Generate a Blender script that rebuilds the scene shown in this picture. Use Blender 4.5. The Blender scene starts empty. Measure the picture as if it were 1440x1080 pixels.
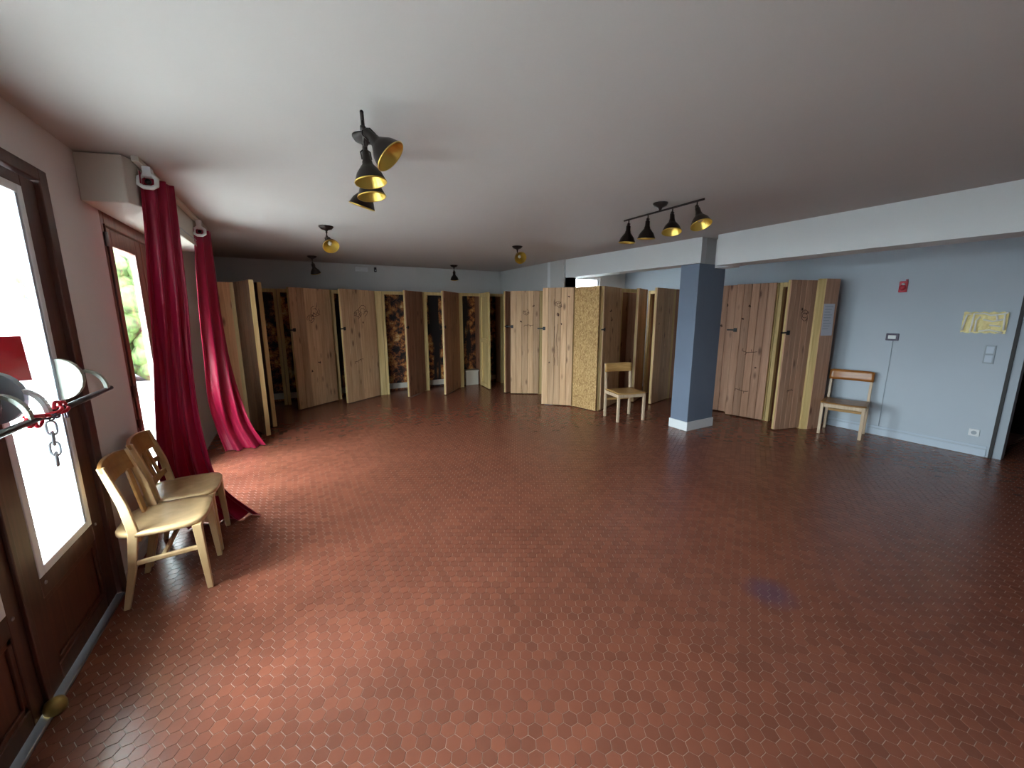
import bpy, math, random
import numpy as np
from mathutils import Matrix, Vector
random.seed(7)
C = bpy.context.scene.collection
SC = bpy.context.scene
PI = math.pi

# ------------------------------------------------------------------ camera, sky, light, exposure
cam_d = bpy.data.cameras.new('camera'); cam = bpy.data.objects.new('camera', cam_d); C.objects.link(cam)
YAW, PITCH, ROLL, FPX = .5076, .1801, -.0023, 554.06
fh = Vector((math.sin(YAW), math.cos(YAW), 0)); rt = Vector((math.cos(YAW), -math.sin(YAW), 0))
fw = fh * math.cos(PITCH) + Vector((0, 0, -math.sin(PITCH))); up = rt.cross(fw)
r2 = rt * math.cos(ROLL) + up * math.sin(ROLL); u2 = -rt * math.sin(ROLL) + up * math.cos(ROLL)
M = Matrix(((r2.x, u2.x, -fw.x, 0), (r2.y, u2.y, -fw.y, 0), (r2.z, u2.z, -fw.z, 1.6), (0, 0, 0, 1)))
cam.matrix_world = M
cam_d.sensor_fit = 'HORIZONTAL'; cam_d.sensor_width = 36; cam_d.lens = FPX / 1440 * 36
cam_d.clip_start = .05; cam_d.clip_end = 200
SC.camera = cam

w = bpy.data.worlds.new('sky'); SC.world = w; w.use_nodes = True
bg = w.node_tree.nodes['Background']
bg.inputs['Color'].default_value = (.86, .94, 1.0, 1); bg.inputs['Strength'].default_value = 6.0
SC.view_settings.view_transform = 'Standard'; SC.view_settings.look = 'None'
SC.view_settings.gamma = 1; SC.view_settings.use_curve_mapping = False
SC.view_settings.exposure = 2.7
SC.cycles.use_denoising = True
SC.cycles.diffuse_bounces = 7; SC.cycles.glossy_bounces = 4; SC.cycles.transparent_max_bounces = 12
SC.cycles.max_bounces = 10
SC.cycles.caustics_reflective = False; SC.cycles.caustics_refractive = False

sun_d = bpy.data.lights.new('veiled_sun', 'SUN'); sun_d.energy = .65; sun_d.angle = math.radians(17); sun_d.color = (.97, .98, 1.0)
sun = bpy.data.objects.new('veiled_sun', sun_d); C.objects.link(sun); sun.location = (-6, 3, 8)
sun.rotation_euler = Vector((-1, -.12, 1.03)).to_track_quat('Z', 'Y').to_euler()   # soft light from the window side, about 46 degrees up

def portal(y0, y1, z0, z1, x=-1.14):
    d = bpy.data.lights.new('window_portal', 'AREA'); d.shape = 'RECTANGLE'
    d.size = z1 - z0; d.size_y = y1 - y0
    o = bpy.data.objects.new('window_portal', d); C.objects.link(o)
    o.location = (x, (y0 + y1) / 2, (z0 + z1) / 2); o.rotation_euler = (0, -PI / 2, 0)
    d.cycles.is_portal = True
portal(1.40, 2.86, .4, 2.2)
portal(3.62, 5.2, .05, 2.25)
portal(.13, .92, .4, 2.2)


# ------------------------------------------------------------------ materials
def nmat(name):
    m = bpy.data.materials.new(name); m.use_nodes = True
    nt = m.node_tree; b = nt.nodes['Principled BSDF']
    return m, nt, b
def mat(name, col, rough=.6, spec=.4, metal=0., noise=0., nscale=8., bump=0., bscale=80.):
    m, nt, b = nmat(name)
    b.inputs['Roughness'].default_value = rough; b.inputs['Metallic'].default_value = metal
    b.inputs['Specular IOR Level'].default_value = spec
    b.inputs['Base Color'].default_value = (*col, 1)
    if noise or bump:
        g = nt.nodes.new('ShaderNodeNewGeometry')
    if noise:
        n = nt.nodes.new('ShaderNodeTexNoise'); n.inputs['Scale'].default_value = nscale; n.inputs['Detail'].default_value = 4
        nt.links.new(g.outputs['Position'], n.inputs['Vector'])
        r = nt.nodes.new('ShaderNodeValToRGB')
        r.color_ramp.elements[0].position = .3; r.color_ramp.elements[1].position = .7
        r.color_ramp.elements[0].color = (*[c * (1 - noise) for c in col], 1)
        r.color_ramp.elements[1].color = (*[min(1, c * (1 + noise)) for c in col], 1)
        nt.links.new(n.outputs['Fac'], r.inputs['Fac']); nt.links.new(r.outputs['Color'], b.inputs['Base Color'])
    if bump:
        n = nt.nodes.new('ShaderNodeTexNoise'); n.inputs['Scale'].default_value = bscale; n.inputs['Detail'].default_value = 3
        nt.links.new(g.outputs['Position'], n.inputs['Vector'])
        bp = nt.nodes.new('ShaderNodeBump'); bp.inputs['Strength'].default_value = bump; bp.inputs['Distance'].default_value = .01
        nt.links.new(n.outputs['Fac'], bp.inputs['Height']); nt.links.new(bp.outputs['Normal'], b.inputs['Normal'])
    return m
def wood(name, light, dark, rough=.5, knots=.0, grain=(34, 34, 1.6), vary=.18, spec=.35):
    """vertical-grained timber: stretched noise, optional knots, and a hue shift for every object"""
    m, nt, b = nmat(name); N = nt.nodes; L = nt.links
    b.inputs['Roughness'].default_value = rough; b.inputs['Specular IOR Level'].default_value = spec
    g = N.new('ShaderNodeNewGeometry'); oi = N.new('ShaderNodeObjectInfo')
    mp = N.new('ShaderNodeMapping'); mp.inputs['Scale'].default_value = grain
    off = N.new('ShaderNodeVectorMath'); off.operation = 'MULTIPLY_ADD'
    cb = N.new('ShaderNodeCombineXYZ')
    for k in ('X', 'Y', 'Z'): L.new(oi.outputs['Random'], cb.inputs[k])
    off.inputs[1].default_value = (7, 5, 9)
    L.new(cb.outputs[0], off.inputs[0]); L.new(g.outputs['Position'], off.inputs[2])
    L.new(off.outputs[0], mp.inputs['Vector'])
    n = N.new('ShaderNodeTexNoise'); n.inputs['Scale'].default_value = 1; n.inputs['Detail'].default_value = 5; n.inputs['Distortion'].default_value = .6
    L.new(mp.outputs[0], n.inputs['Vector'])
    r = N.new('ShaderNodeValToRGB'); r.color_ramp.elements[0].position = .32; r.color_ramp.elements[1].position = .66
    r.color_ramp.elements[0].color = (*dark, 1); r.color_ramp.elements[1].color = (*light, 1)
    L.new(n.outputs['Fac'], r.inputs['Fac'])
    col = r.outputs['Color']
    if knots:
        mk = N.new('ShaderNodeMapping'); mk.inputs['Scale'].default_value = (7, 7, 2.6)
        L.new(off.outputs[0], mk.inputs['Vector'])
        v = N.new('ShaderNodeTexVoronoi'); v.inputs['Scale'].default_value = 1
        L.new(mk.outputs[0], v.inputs['Vector'])
        kr = N.new('ShaderNodeValToRGB'); kr.color_ramp.elements[0].position = .07; kr.color_ramp.elements[1].position = .2
        kr.color_ramp.elements[0].color = (knots,) * 3 + (1,); kr.color_ramp.elements[1].color = (0, 0, 0, 1)
        L.new(v.outputs['Distance'], kr.inputs['Fac'])
        mx = N.new('ShaderNodeMix'); mx.data_type = 'RGBA'
        mx.inputs['B'].default_value = (dark[0] * .3, dark[1] * .22, dark[2] * .2, 1)
        L.new(kr.outputs['Color'], mx.inputs['Factor']); L.new(col, mx.inputs['A'])
        col = mx.outputs['Result']
    hs = N.new('ShaderNodeHueSaturation')
    mr = N.new('ShaderNodeMapRange'); mr.inputs['To Min'].default_value = 1 - vary; mr.inputs['To Max'].default_value = 1 + vary
    L.new(oi.outputs['Random'], mr.inputs['Value']); L.new(mr.outputs[0], hs.inputs['Value'])
    L.new(col, hs.inputs['Color']); L.new(hs.outputs[0], b.inputs['Base Color'])
    return m
def osb(name):
    m, nt, b = nmat(name); N = nt.nodes; L = nt.links
    b.inputs['Roughness'].default_value = .65
    g = N.new('ShaderNodeNewGeometry'); mp = N.new('ShaderNodeMapping'); mp.inputs['Scale'].default_value = (75, 75, 42); mp.inputs['Rotation'].default_value = (.5, .3, 0)
    nz = N.new('ShaderNodeTexNoise'); nz.inputs['Scale'].default_value = 9
    L.new(g.outputs['Position'], mp.inputs['Vector']); L.new(g.outputs['Position'], nz.inputs['Vector'])
    ad = N.new('ShaderNodeVectorMath'); ad.operation = 'MULTIPLY_ADD'; ad.inputs[1].default_value = (3, 3, 3)
    L.new(nz.outputs['Color'], ad.inputs[0]); L.new(mp.outputs[0], ad.inputs[2])
    v = N.new('ShaderNodeTexVoronoi'); v.inputs['Scale'].default_value = 1; L.new(ad.outputs[0], v.inputs['Vector'])
    r = N.new('ShaderNodeValToRGB')
    e = r.color_ramp.elements; e[0].position = 0; e[0].color = (.30, .16, .055, 1); e[1].position = 1; e[1].color = (.60, .40, .18, 1)
    x = e.new(.45); x.color = (.46, .285, .11, 1)
    sp = N.new('ShaderNodeSeparateColor'); L.new(v.outputs['Color'], sp.inputs[0]); L.new(sp.outputs[0], r.inputs['Fac'])
    L.new(r.outputs['Color'], b.inputs['Base Color'])
    return m
def tile_mat(name, per_object):
    m, nt, b = nmat(name); N = nt.nodes; L = nt.links
    b.inputs['Specular IOR Level'].default_value = .5
    g = N.new('ShaderNodeNewGeometry')
    if per_object: rnd = N.new('ShaderNodeObjectInfo').outputs['Random']
    else: rnd = g.outputs['Random Per Island']
    r = N.new('ShaderNodeValToRGB'); e = r.color_ramp.elements
    e[0].position = 0; e[0].color = (.165, .056, .034, 1); e[1].position = 1; e[1].color = (.22, .073, .043, 1)
    x = e.new(.5); x.color = (.192, .063, .038, 1)
    L.new(rnd, r.inputs['Fac'])
    n = N.new('ShaderNodeTexNoise'); n.inputs['Scale'].default_value = .8; n.inputs['Detail'].default_value = 3
    L.new(g.outputs['Position'], n.inputs['Vector'])
    hs = N.new('ShaderNodeHueSaturation'); mr = N.new('ShaderNodeMapRange'); mr.inputs['From Min'].default_value = .2; mr.inputs['From Max'].default_value = .8
    mr.inputs['To Min'].default_value = .88; mr.inputs['To Max'].default_value = 1.12
    L.new(n.outputs['Fac'], mr.inputs['Value']); L.new(mr.outputs[0], hs.inputs['Value']); L.new(r.outputs['Color'], hs.inputs['Color'])
    # an old purple stain on a handful of tiles
    ds = N.new('ShaderNodeVectorMath'); ds.operation = 'DISTANCE'; ds.inputs[1].default_value = (2.29, 1.05, 0)
    L.new(g.outputs['Position'], ds.inputs[0])
    st = N.new('ShaderNodeMapRange'); st.inputs['From Min'].default_value = .06; st.inputs['From Max'].default_value = .16
    st.inputs['To Min'].default_value = .75; st.inputs['To Max'].default_value = 0
    L.new(ds.outputs['Value'], st.inputs['Value'])
    mx = N.new('ShaderNodeMix'); mx.data_type = 'RGBA'; mx.inputs['B'].default_value = (.10, .05, .075, 1)
    L.new(st.outputs[0], mx.inputs['Factor']); L.new(hs.outputs[0], mx.inputs['A'])
    L.new(mx.outputs['Result'], b.inputs['Base Color'])
    b.inputs['Roughness'].default_value = .26
    return m
def glass_mat(name):
    m = bpy.data.materials.new(name); m.use_nodes = True; nt = m.node_tree; N = nt.nodes; L = nt.links
    N.remove(N['Principled BSDF']); out = N['Material Output']
    t = N.new('ShaderNodeBsdfTransparent'); t.inputs['Color'].default_value = (.94, .97, .96, 1)
    gl = N.new('ShaderNodeBsdfGlossy'); gl.inputs['Roughness'].default_value = .02
    lw = N.new('ShaderNodeLayerWeight'); pw = N.new('ShaderNodeMath'); pw.operation = 'POWER'; pw.inputs[1].default_value = 4
    fr = N.new('ShaderNodeMapRange'); fr.inputs['To Min'].default_value = .03; fr.inputs['To Max'].default_value = .6
    L.new(lw.outputs['Facing'], pw.inputs[0]); L.new(pw.outputs[0], fr.inputs['Value'])
    mx = N.new('ShaderNodeMixShader')
    L.new(fr.outputs[0], mx.inputs['Fac']); L.new(t.outputs[0], mx.inputs[1]); L.new(gl.outputs[0], mx.inputs[2]); L.new(mx.outputs[0], out.inputs['Surface'])
    return m
def mural_mat(name):
    """flat print of a dark autumn wood: black trunks, ochre and rust foliage"""
    m, nt, b = nmat(name); N = nt.nodes; L = nt.links
    b.inputs['Roughness'].default_value = .55
    g = N.new('ShaderNodeNewGeometry')
    n = N.new('ShaderNodeTexNoise'); n.inputs['Scale'].default_value = 4.5; n.inputs['Detail'].default_value = 10; n.inputs['Roughness'].default_value = .78
    L.new(g.outputs['Position'], n.inputs['Vector'])
    r = N.new('ShaderNodeValToRGB'); e = r.color_ramp.elements
    e[0].position = .44; e[0].color = (.004, .003, .004, 1); e[1].position = .68; e[1].color = (.90, .74, .52, 1)
    for p, c in ((.49, (.11, .04, .022, 1)), (.54, (.46, .15, .035, 1)), (.59, (.62, .36, .10, 1))): x = e.new(p); x.color = c
    L.new(n.outputs['Fac'], r.inputs['Fac'])
    mp = N.new('ShaderNodeMapping'); mp.inputs['Scale'].default_value = (5.5, 5.5, .5)
    L.new(g.outputs['Position'], mp.inputs['Vector'])
    t = N.new('ShaderNodeTexNoise'); t.inputs['Scale'].default_value = 1; t.inputs['Detail'].default_value = 2
    L.new(mp.outputs[0], t.inputs['Vector'])
    tr = N.new('ShaderNodeValToRGB'); tr.color_ramp.elements[0].position = .42; tr.color_ramp.elements[1].position = .49
    L.new(t.outputs['Fac'], tr.inputs['Fac'])
    mx = N.new('ShaderNodeMix'); mx.data_type = 'RGBA'; mx.inputs['A'].default_value = (.006, .004, .006, 1)
    L.new(tr.outputs['Color'], mx.inputs['Factor']); L.new(r.outputs['Color'], mx.inputs['B'])
    L.new(mx.outputs['Result'], b.inputs['Base Color'])
    return m
def cloth_mat(name, col):
    m, nt, b = nmat(name)
    b.inputs['Base Color'].default_value = (*col, 1); b.inputs['Roughness'].default_value = .42
    b.inputs['Specular IOR Level'].default_value = .35
    b.inputs['Sheen Weight'].default_value = .25; b.inputs['Sheen Tint'].default_value = (1, .25, .45, 1)
    N = nt.nodes; L = nt.links; out = N['Material Output']
    tl = N.new('ShaderNodeBsdfTranslucent'); tl.inputs['Color'].default_value = (.55, .01, .07, 1)
    mx = N.new('ShaderNodeMixShader'); mx.inputs['Fac'].default_value = .12
    L.new(b.outputs[0], mx.inputs[1]); L.new(tl.outputs[0], mx.inputs[2]); L.new(mx.outputs[0], out.inputs['Surface'])
    return m
def foliage_mat(name):
    return mat(name, (.055, .085, .022), .7, noise=.75, nscale=7, bump=.8, bscale=14)

MT = dict(
    tile=tile_mat('terracotta_tile', True), tilef=tile_mat('terracotta_tile_field', False),
    grout=mat('grout', (.42, .30, .24), .8, noise=.12, nscale=3),
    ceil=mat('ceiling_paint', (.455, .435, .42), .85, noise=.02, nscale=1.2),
    wall=mat('white_wall_paint', (.66, .63, .62), .8, noise=.02, nscale=2),
    wallb=mat('pale_grey_wall_paint', (.52, .53, .53), .75, noise=.02, nscale=2),
    wallr=mat('pale_blue_wall_paint', (.46, .525, .60), .7, noise=.02, nscale=2),
    beam=mat('beam_paint', (.68, .71, .73), .75),
    pillar=mat('slate_blue_paint', (.15, .19, .265), .45, noise=.04, nscale=3),
    white=mat('white_gloss_paint', (.72, .75, .78), .4),
    skirt=mat('skirting_paint', (.50, .58, .68), .45),
    darkwood=wood('dark_stained_oak', (.085, .030, .019), (.040, .014, .010), .38, vary=.1, spec=.5),
    panelwood=wood('red_brown_door_panel', (.115, .036, .020), (.065, .020, .012), .4, vary=.08, spec=.5),
    beadlight=mat('grey_glazing_bead', (.72, .75, .78), .4),
    sashbead=mat('pinkish_bead', (.40, .27, .25), .5),
    redframe=wood('red_brown_window_timber', (.27, .105, .072), (.16, .060, .042), .4, vary=.1),
    pine=wood('pine_plank', (.60, .39, .23), (.45, .27, .14), .55, knots=.8),
    pinemid=wood('reddish_pine_plank', (.55, .32, .21), (.41, .22, .135), .55, knots=.8),
    pineorange=wood('orange_pine_board', (.66, .36, .17), (.50, .24, .10), .55, knots=.8),
    pineshade=wood('shaded_pine_plank', (.17, .09, .05), (.10, .05, .026), .55),  # darker pine: shade on the doors facing away from the light, put into the colour
    pinewarm=wood('brown_pine_plank', (.38, .19, .11), (.25, .115, .062), .55, knots=.8),
    pineedge=wood('pale_pine_batten', (.64, .48, .23), (.50, .35, .14), .55, vary=.08),
    osb=osb('strand_board'),
    mural=mural_mat('autumn_wood_print'),
    burn=mat('burnt_line', (.075, .032, .017), .8),
    black=mat('black_metal', (.012, .011, .012), .45, metal=.3),
    bronze=mat('bronze_black_metal', (.030, .024, .022), .38, metal=.6),
    gold=mat('gold_reflector', (.62, .44, .10), .32, metal=.85),
    bulb=mat('frosted_bulb', (.75, .72, .62), .25),
    curtain=cloth_mat('crimson_cloth', (.27, .004, .032)),
    beech=wood('varnished_beech', (.62, .43, .23), (.49, .32, .155), .28, grain=(14, 14, 4), vary=.08, spec=.5),
    beechback=wood('brown_varnished_beech', (.40, .20, .06), (.28, .125, .035), .32, grain=(6, 6, 22), vary=.06, spec=.5),
    orangeply=wood('orange_plywood', (.40, .15, .03), (.28, .095, .018), .3, grain=(5, 5, 26), vary=.05, spec=.5),
    tanply=wood('tan_plywood', (.52, .31, .12), (.38, .21, .07), .35, grain=(5, 5, 26), vary=.05),
    paleleg=wood('pale_beech_leg', (.62, .48, .34), (.50, .37, .25), .4, vary=.06),
    glass=glass_mat('window_glass'),
    boxw=mat('shutter_box_paint', (.58, .55, .49), .7),
    red=mat('red_card', (.62, .004, .022), .5),
    redplastic=mat('red_plastic', (.55, .012, .03), .3),
    steel=mat('grey_steel', (.30, .31, .33), .35, metal=.9),
    bar=mat('dark_grey_bar', (.05, .05, .055), .3, metal=.4),
    plasticw=mat('cream_plastic', (.34, .38, .33), .4),
    olive=mat('olive_plastic', (.028, .029, .019), .4),
    brass=mat('old_brass', (.38, .27, .08), .4, metal=.6),
    paper=mat('white_paper', (.62, .63, .70), .7),
    alarm=mat('alarm_red', (.50, .03, .05), .4),
    violet=mat('dark_violet_frame', (.07, .055, .10), .4),
    greyplastic=mat('grey_plastic', (.34, .39, .45), .5),
    goldfoil=mat('gold_foil', (.90, .80, .42), .3, metal=.0, bump=.5, bscale=45),
    whitefoil=mat('white_foil', (.93, .92, .88), .3, bump=.3, bscale=60),
    concrete=mat('terrace_concrete', (.58, .58, .57), .8, noise=.12, nscale=1.5),
    gravel=mat('gravel', (.10, .115, .125), .9, noise=.5, nscale=16, bump=.4, bscale=30),
    soffit=mat('cream_soffit', (.70, .68, .60), .8),
    leafgreen=foliage_mat('hedge_leaves'),
    house=mat('pink_render', (.26, .15, .13), .8),
    burgundy=mat('burgundy_paint', (.30, .05, .085), .6),
    darkpaint=mat('dark_paint', (.02, .018, .02), .6),
)

# ------------------------------------------------------------------ mesh helpers
class MB:
    def __init__(s): s.v = []; s.f = []; s.sm = []
    def add(s, vs, fs, smooth=False):
        n = len(s.v); s.v += [Vector(p) for p in vs]; s.f += [tuple(i + n for i in f) for f in fs]; s.sm += [smooth] * len(fs); return s
    def box(s, x0, x1, y0, y1, z0, z1):
        return s.hexa([(x0, y0), (x1, y0), (x1, y1), (x0, y1)], z0, z1)
    def hexa(s, pl, z0, z1):           # prism on a plan polygon
        n = len(pl)
        a = sum(pl[i][0] * pl[(i + 1) % n][1] - pl[(i + 1) % n][0] * pl[i][1] for i in range(n))
        if a < 0: pl = pl[::-1]
        vs = [(p[0], p[1], z0) for p in pl] + [(p[0], p[1], z1) for p in pl]
        fs = [tuple(range(n - 1, -1, -1)), tuple(range(n, 2 * n))] + [(i, (i + 1) % n, n + (i + 1) % n, n + i) for i in range(n)]
        return s.add(vs, fs)
    def wallseg(s, p, q, t, z0, z1):   # slab from p to q, thickness t to the left of p->q
        d = Vector((q[0] - p[0], q[1] - p[1])).normalized(); n = Vector((-d.y, d.x)) * t
        return s.hexa([p, q, (q[0] + n.x, q[1] + n.y), (p[0] + n.x, p[1] + n.y)], z0, z1)
    def bar(s, p, q, w, d, upv=(0, 0, 1), w2=None, d2=None):   # rectangular bar, can taper
        p = Vector(p); q = Vector(q); ax = (q - p).normalized(); u = Vector(upv)
        if abs(ax.dot(u)) > .95: u = Vector((0, 1, 0))
        a = ax.cross(u).normalized(); b_ = a.cross(ax).normalized()
        w2 = w2 or w; d2 = d2 or d; vs = []
        for c, ww, dd in ((p, w, d), (q, w2, d2)):
            for i, j in ((-1, -1), (1, -1), (1, 1), (-1, 1)): vs.append(c + a * (i * ww / 2) + b_ * (j * dd / 2))
        return s.add(vs, [(0, 1, 2, 3), (7, 6, 5, 4), (0, 4, 5, 1), (1, 5, 6, 2), (2, 6, 7, 3), (3, 7, 4, 0)])
    def tube(s, pts, r, n=10, closed=False):
        pts = [Vector(p) for p in pts]; m = len(pts); rr = r if isinstance(r, (list, tuple)) else [r] * m
        vs = []; ref = None
        for i, p in enumerate(pts):
            t = ((pts[(i + 1) % m] - pts[i - 1]) if closed else (pts[min(i + 1, m - 1)] - pts[max(i - 1, 0)])).normalized()
            if ref is None:
                ref = Vector((0, 0, 1)) if abs(t.z) < .9 else Vector((1, 0, 0))
            a = (ref - t * ref.dot(t)).normalized(); b_ = t.cross(a); ref = a
            for k in range(n):
                an = 2 * PI * k / n; vs.append(p + (a * math.cos(an) + b_ * math.sin(an)) * rr[i])
        fs = []
        for i in range(m if closed else m - 1):
            for k in range(n):
                j = (i + 1) % m
                fs.append((i * n + k, i * n + (k + 1) % n, j * n + (k + 1) % n, j * n + k))
        if not closed: fs += [tuple(range(n - 1, -1, -1)), tuple((m - 1) * n + k for k in range(n))]
        return s.add(vs, fs, True)
    def lathe(s, c, prof, axis=(0, 0, 1), n=20, cap=True):  # prof: (radius, height along axis)
        ax = Vector(axis).normalized(); u = Vector((0, 0, 1)) if abs(ax.z) < .9 else Vector((1, 0, 0))
        a = ax.cross(u).normalized(); b_ = ax.cross(a); c = Vector(c); vs = []
        for r, h in prof:
            for k in range(n):
                an = 2 * PI * k / n; vs.append(c + ax * h + (a * math.cos(an) + b_ * math.sin(an)) * max(r, 1e-4))
        fs = []
        for i in range(len(prof) - 1):
            for k in range(n): fs.append((i * n + k, i * n + (k + 1) % n, (i + 1) * n + (k + 1) % n, (i + 1) * n + k))
        if cap: fs += [tuple(range(n - 1, -1, -1)), tuple((len(prof) - 1) * n + k for k in range(n))]
        return s.add(vs, fs, True)
    def grid(s, P, thick=0):            # P[i][j] points
        n, m = len(P), len(P[0]); vs = [p for row in P for p in row]
        return s.add(vs, [(i * m + j, i * m + j + 1, (i + 1) * m + j + 1, (i + 1) * m + j) for i in range(n - 1) for j in range(m - 1)], True)

WM = {}   # world matrix of every object, kept by hand
def obj(name, mb, m, parent=None, bevel=0., local=False, kind=None):
    """link an MB (given in world coordinates unless local) as ONE mesh object"""
    me = bpy.data.meshes.new(name); vs = mb.v
    if parent is not None and not local:
        inv = WM[parent.name].inverted(); vs = [inv @ v for v in vs]
    me.from_pydata([tuple(v) for v in vs], [], mb.f); me.update()
    me.polygons.foreach_set('use_smooth', mb.sm)
    if isinstance(m, (list, tuple)):
        for q in m: me.materials.append(q)
    else: me.materials.append(m)
    o = bpy.data.objects.new(name, me); C.objects.link(o)
    o.parent = parent; WM[o.name] = WM[parent.name].copy() if parent is not None else Matrix()
    if bevel:
        bv = o.modifiers.new('bevel', 'BEVEL'); bv.width = bevel; bv.segments = 2; bv.limit_method = 'ANGLE'
    if kind: o['kind'] = kind
    return o
def thing(name, label, cat, loc=(0, 0, 0), rz=0., group=None, kind=None):
    o = bpy.data.objects.new(name, None); C.objects.link(o); o.empty_display_size = .1
    o.location = loc; o.rotation_euler = (0, 0, rz)
    WM[o.name] = Matrix.Translation(loc) @ Matrix.Rotation(rz, 4, 'Z')
    if label: o['label'] = label
    if cat: o['category'] = cat
    if group: o['group'] = group
    if kind: o['kind'] = kind
    return o
def tag(o, label, cat, group=None):
    o['label'] = label; o['category'] = cat
    if group: o['group'] = group
    return o
def pivot(name, parent, mw, mb, m, bevel=0.):
    """a part with its own origin and axes (mw in world); mb is in those axes"""
    o = obj(name, mb, m, None, bevel); o.parent = parent
    o.matrix_local = WM[parent.name].inverted() @ mw; WM[o.name] = mw
    return o
def piece(name, me, parent, ml):
    o = bpy.data.objects.new(name, me); C.objects.link(o); o.parent = parent; o.matrix_local = ml
    WM[o.name] = WM[parent.name] @ ml
    return o
def S(name, mb, m, bevel=0.): return obj(name, mb, m, None, bevel, kind='structure')

# ------------------------------------------------------------------ the room shell
XL, XR, YB, ZC = -1.002, 6.628, 8.31, 2.517
YF = -2.3
floor = S('floor', MB().box(XL - .25, 9.0, YF - .2, YB + .2, -.15, -.0022), MT['grout'])
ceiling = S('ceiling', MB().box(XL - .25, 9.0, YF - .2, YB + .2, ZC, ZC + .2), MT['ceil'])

# hexagonal terracotta tiles
PITCH_T = .0565; AP = PITCH_T / 2 - .0012; CR = AP / math.cos(PI / 6)
DX = PITCH_T * math.cos(PI / 6)
cols = np.arange(int((9.0 - XL) / DX) + 1)
rows = np.arange(int((YB - YF) / PITCH_T) + 1)
gx, gy = np.meshgrid(cols, rows, indexing='ij')
tx = (XL + .03 + gx * DX).ravel(); ty = (YF + .03 + gy * PITCH_T + (gx % 2) * PITCH_T / 2).ravel()
ok = (ty < YB) & ((tx < XR - .02) | ((ty < 1.05) & (ty > -.1)))
tx, ty = tx[ok], ty[ok]
rng = np.random.default_rng(3)
Rm = np.array([[*r2], [*u2], [*fw]])
dd = np.stack([tx, ty, np.full_like(tx, -1.6)], 1) @ Rm.T
with np.errstate(all='ignore'):
    px = 720 + FPX * dd[:, 0] / dd[:, 2]; py = 540 - FPX * dd[:, 1] / dd[:, 2]
inframe = (dd[:, 2] > .2) & (px > 6) & (px < 1434) & (py < 1072) & (py > 0)
size = np.where(inframe, 1 / np.maximum(dd[:, 2], .01) ** 3, -1)
near = np.argsort(-size)[:300]
mask = np.ones(len(tx), bool); mask[near] = False
ang = np.arange(6) * PI / 3
hx, hy = np.cos(ang), np.sin(ang)
def hexverts():
    top = np.stack([hx * (CR - .0007), hy * (CR - .0007), np.zeros(6)], 1)
    lip = np.stack([hx * CR, hy * CR, np.full(6, -.0003)], 1)
    bot = np.stack([hx * CR, hy * CR, np.full(6, -.0025)], 1)
    return np.concatenate([top, lip, bot])
HV = hexverts()
HF = [(0, 1, 2, 3, 4, 5)] + [(a + 6, (a + 1) % 6 + 6, (a + 1) % 6, a) for a in range(6)] + [(a + 12, (a + 1) % 6 + 12, (a + 1) % 6 + 6, a + 6) for a in range(6)]
fx, fy = tx[mask], ty[mask]; nT = len(fx)
V = np.repeat(HV[None], nT, 0).copy()
tilt = rng.normal(0, .0005, (nT, 2)); dz = rng.uniform(-.0006, 0, nT)
V[:, :, 2] += V[:, :, 0] * tilt[:, :1] + V[:, :, 1] * tilt[:, 1:] + dz[:, None]
V[:, :, 0] += fx[:, None]; V[:, :, 1] += fy[:, None]
loops = []; starts = []; tot = 0; base = np.arange(nT)[:, None] * 18
fl = np.array([i for f in HF for i in f]); ft = np.array([len(f) for f in HF])
allL = (base + fl[None]).ravel(); allT = np.tile(ft, nT); allS = np.concatenate([[0], np.cumsum(allT)[:-1]])
me = bpy.data.meshes.new('tile_field')
me.vertices.add(nT * 18); me.vertices.foreach_set('co', V.ravel())
me.loops.add(len(allL)); me.loops.foreach_set('vertex_index', allL)
me.polygons.add(len(allT)); me.polygons.foreach_set('loop_start', allS); me.polygons.foreach_set('loop_total', allT)
me.update(calc_edges=True); me.polygons.foreach_set('use_smooth', np.zeros(len(allT), bool)); me.validate(); me.materials.append(MT['tilef'])
tf = bpy.data.objects.new('tile_field', me); C.objects.link(tf); tf.parent = floor; tf['kind'] = 'stuff'
tme = bpy.data.meshes.new('tile'); tme.from_pydata(HV.tolist(), [], HF); tme.materials.append(MT['tile'])
for k in near:
    o = bpy.data.objects.new('tile', tme); C.objects.link(o); o.parent = floor
    o.location = (tx[k], ty[k], -rng.uniform(0, .0006)); o.rotation_euler = (rng.normal(0, .0005), rng.normal(0, .0005), 0)

# left wall with its openings: door_1 (2 leaves), window_1, and a glazed door added behind the viewer for daylight
def wall_with_openings(name, x0, x1, y0, y1, zt, ops, m):
    b = MB(); y = y0
    for (a, c, z0, z1) in sorted(ops):
        b.box(x0, x1, y, a, 0, zt)
        if z0 > 0: b.box(x0, x1, a, c, 0, z0)
        b.box(x0, x1, a, c, z1, zt); y = c
    b.box(x0, x1, y, y1, 0, zt)
    return S(name, b, m)
wall_with_openings('wall_left', XL - .11, XL, YF, YB, ZC, [(.05, 1.0, 0, 2.25), (1.30, 2.90, 0, 2.25), (3.60, 5.25, 0, 2.26)], MT['wall'])
S('wall_back', MB().box(XL - .25, 4.6, YB, YB + .2, 0, ZC), MT['wallb'])
S('wall_front', MB().box(XL - .25, 9.0, YF - .2, YF, 0, ZC), MT['wall'])
XW = 4.325
S('wall_right_far', MB().hexa([(XW, YB), (XW, 5.87), (4.6, 5.87), (4.6, YB)], 0, ZC), MT['wallb'])
wr = MB().box(XR, XR + .16, 1.065, 6.9, 0, ZC); wr.box(XR, XR + .16, YF, .12, 0, ZC); wr.box(XR, XR + .16, .12, 1.065, 2.1, ZC)
S('wall_right', wr, MT['wallr'])
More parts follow.
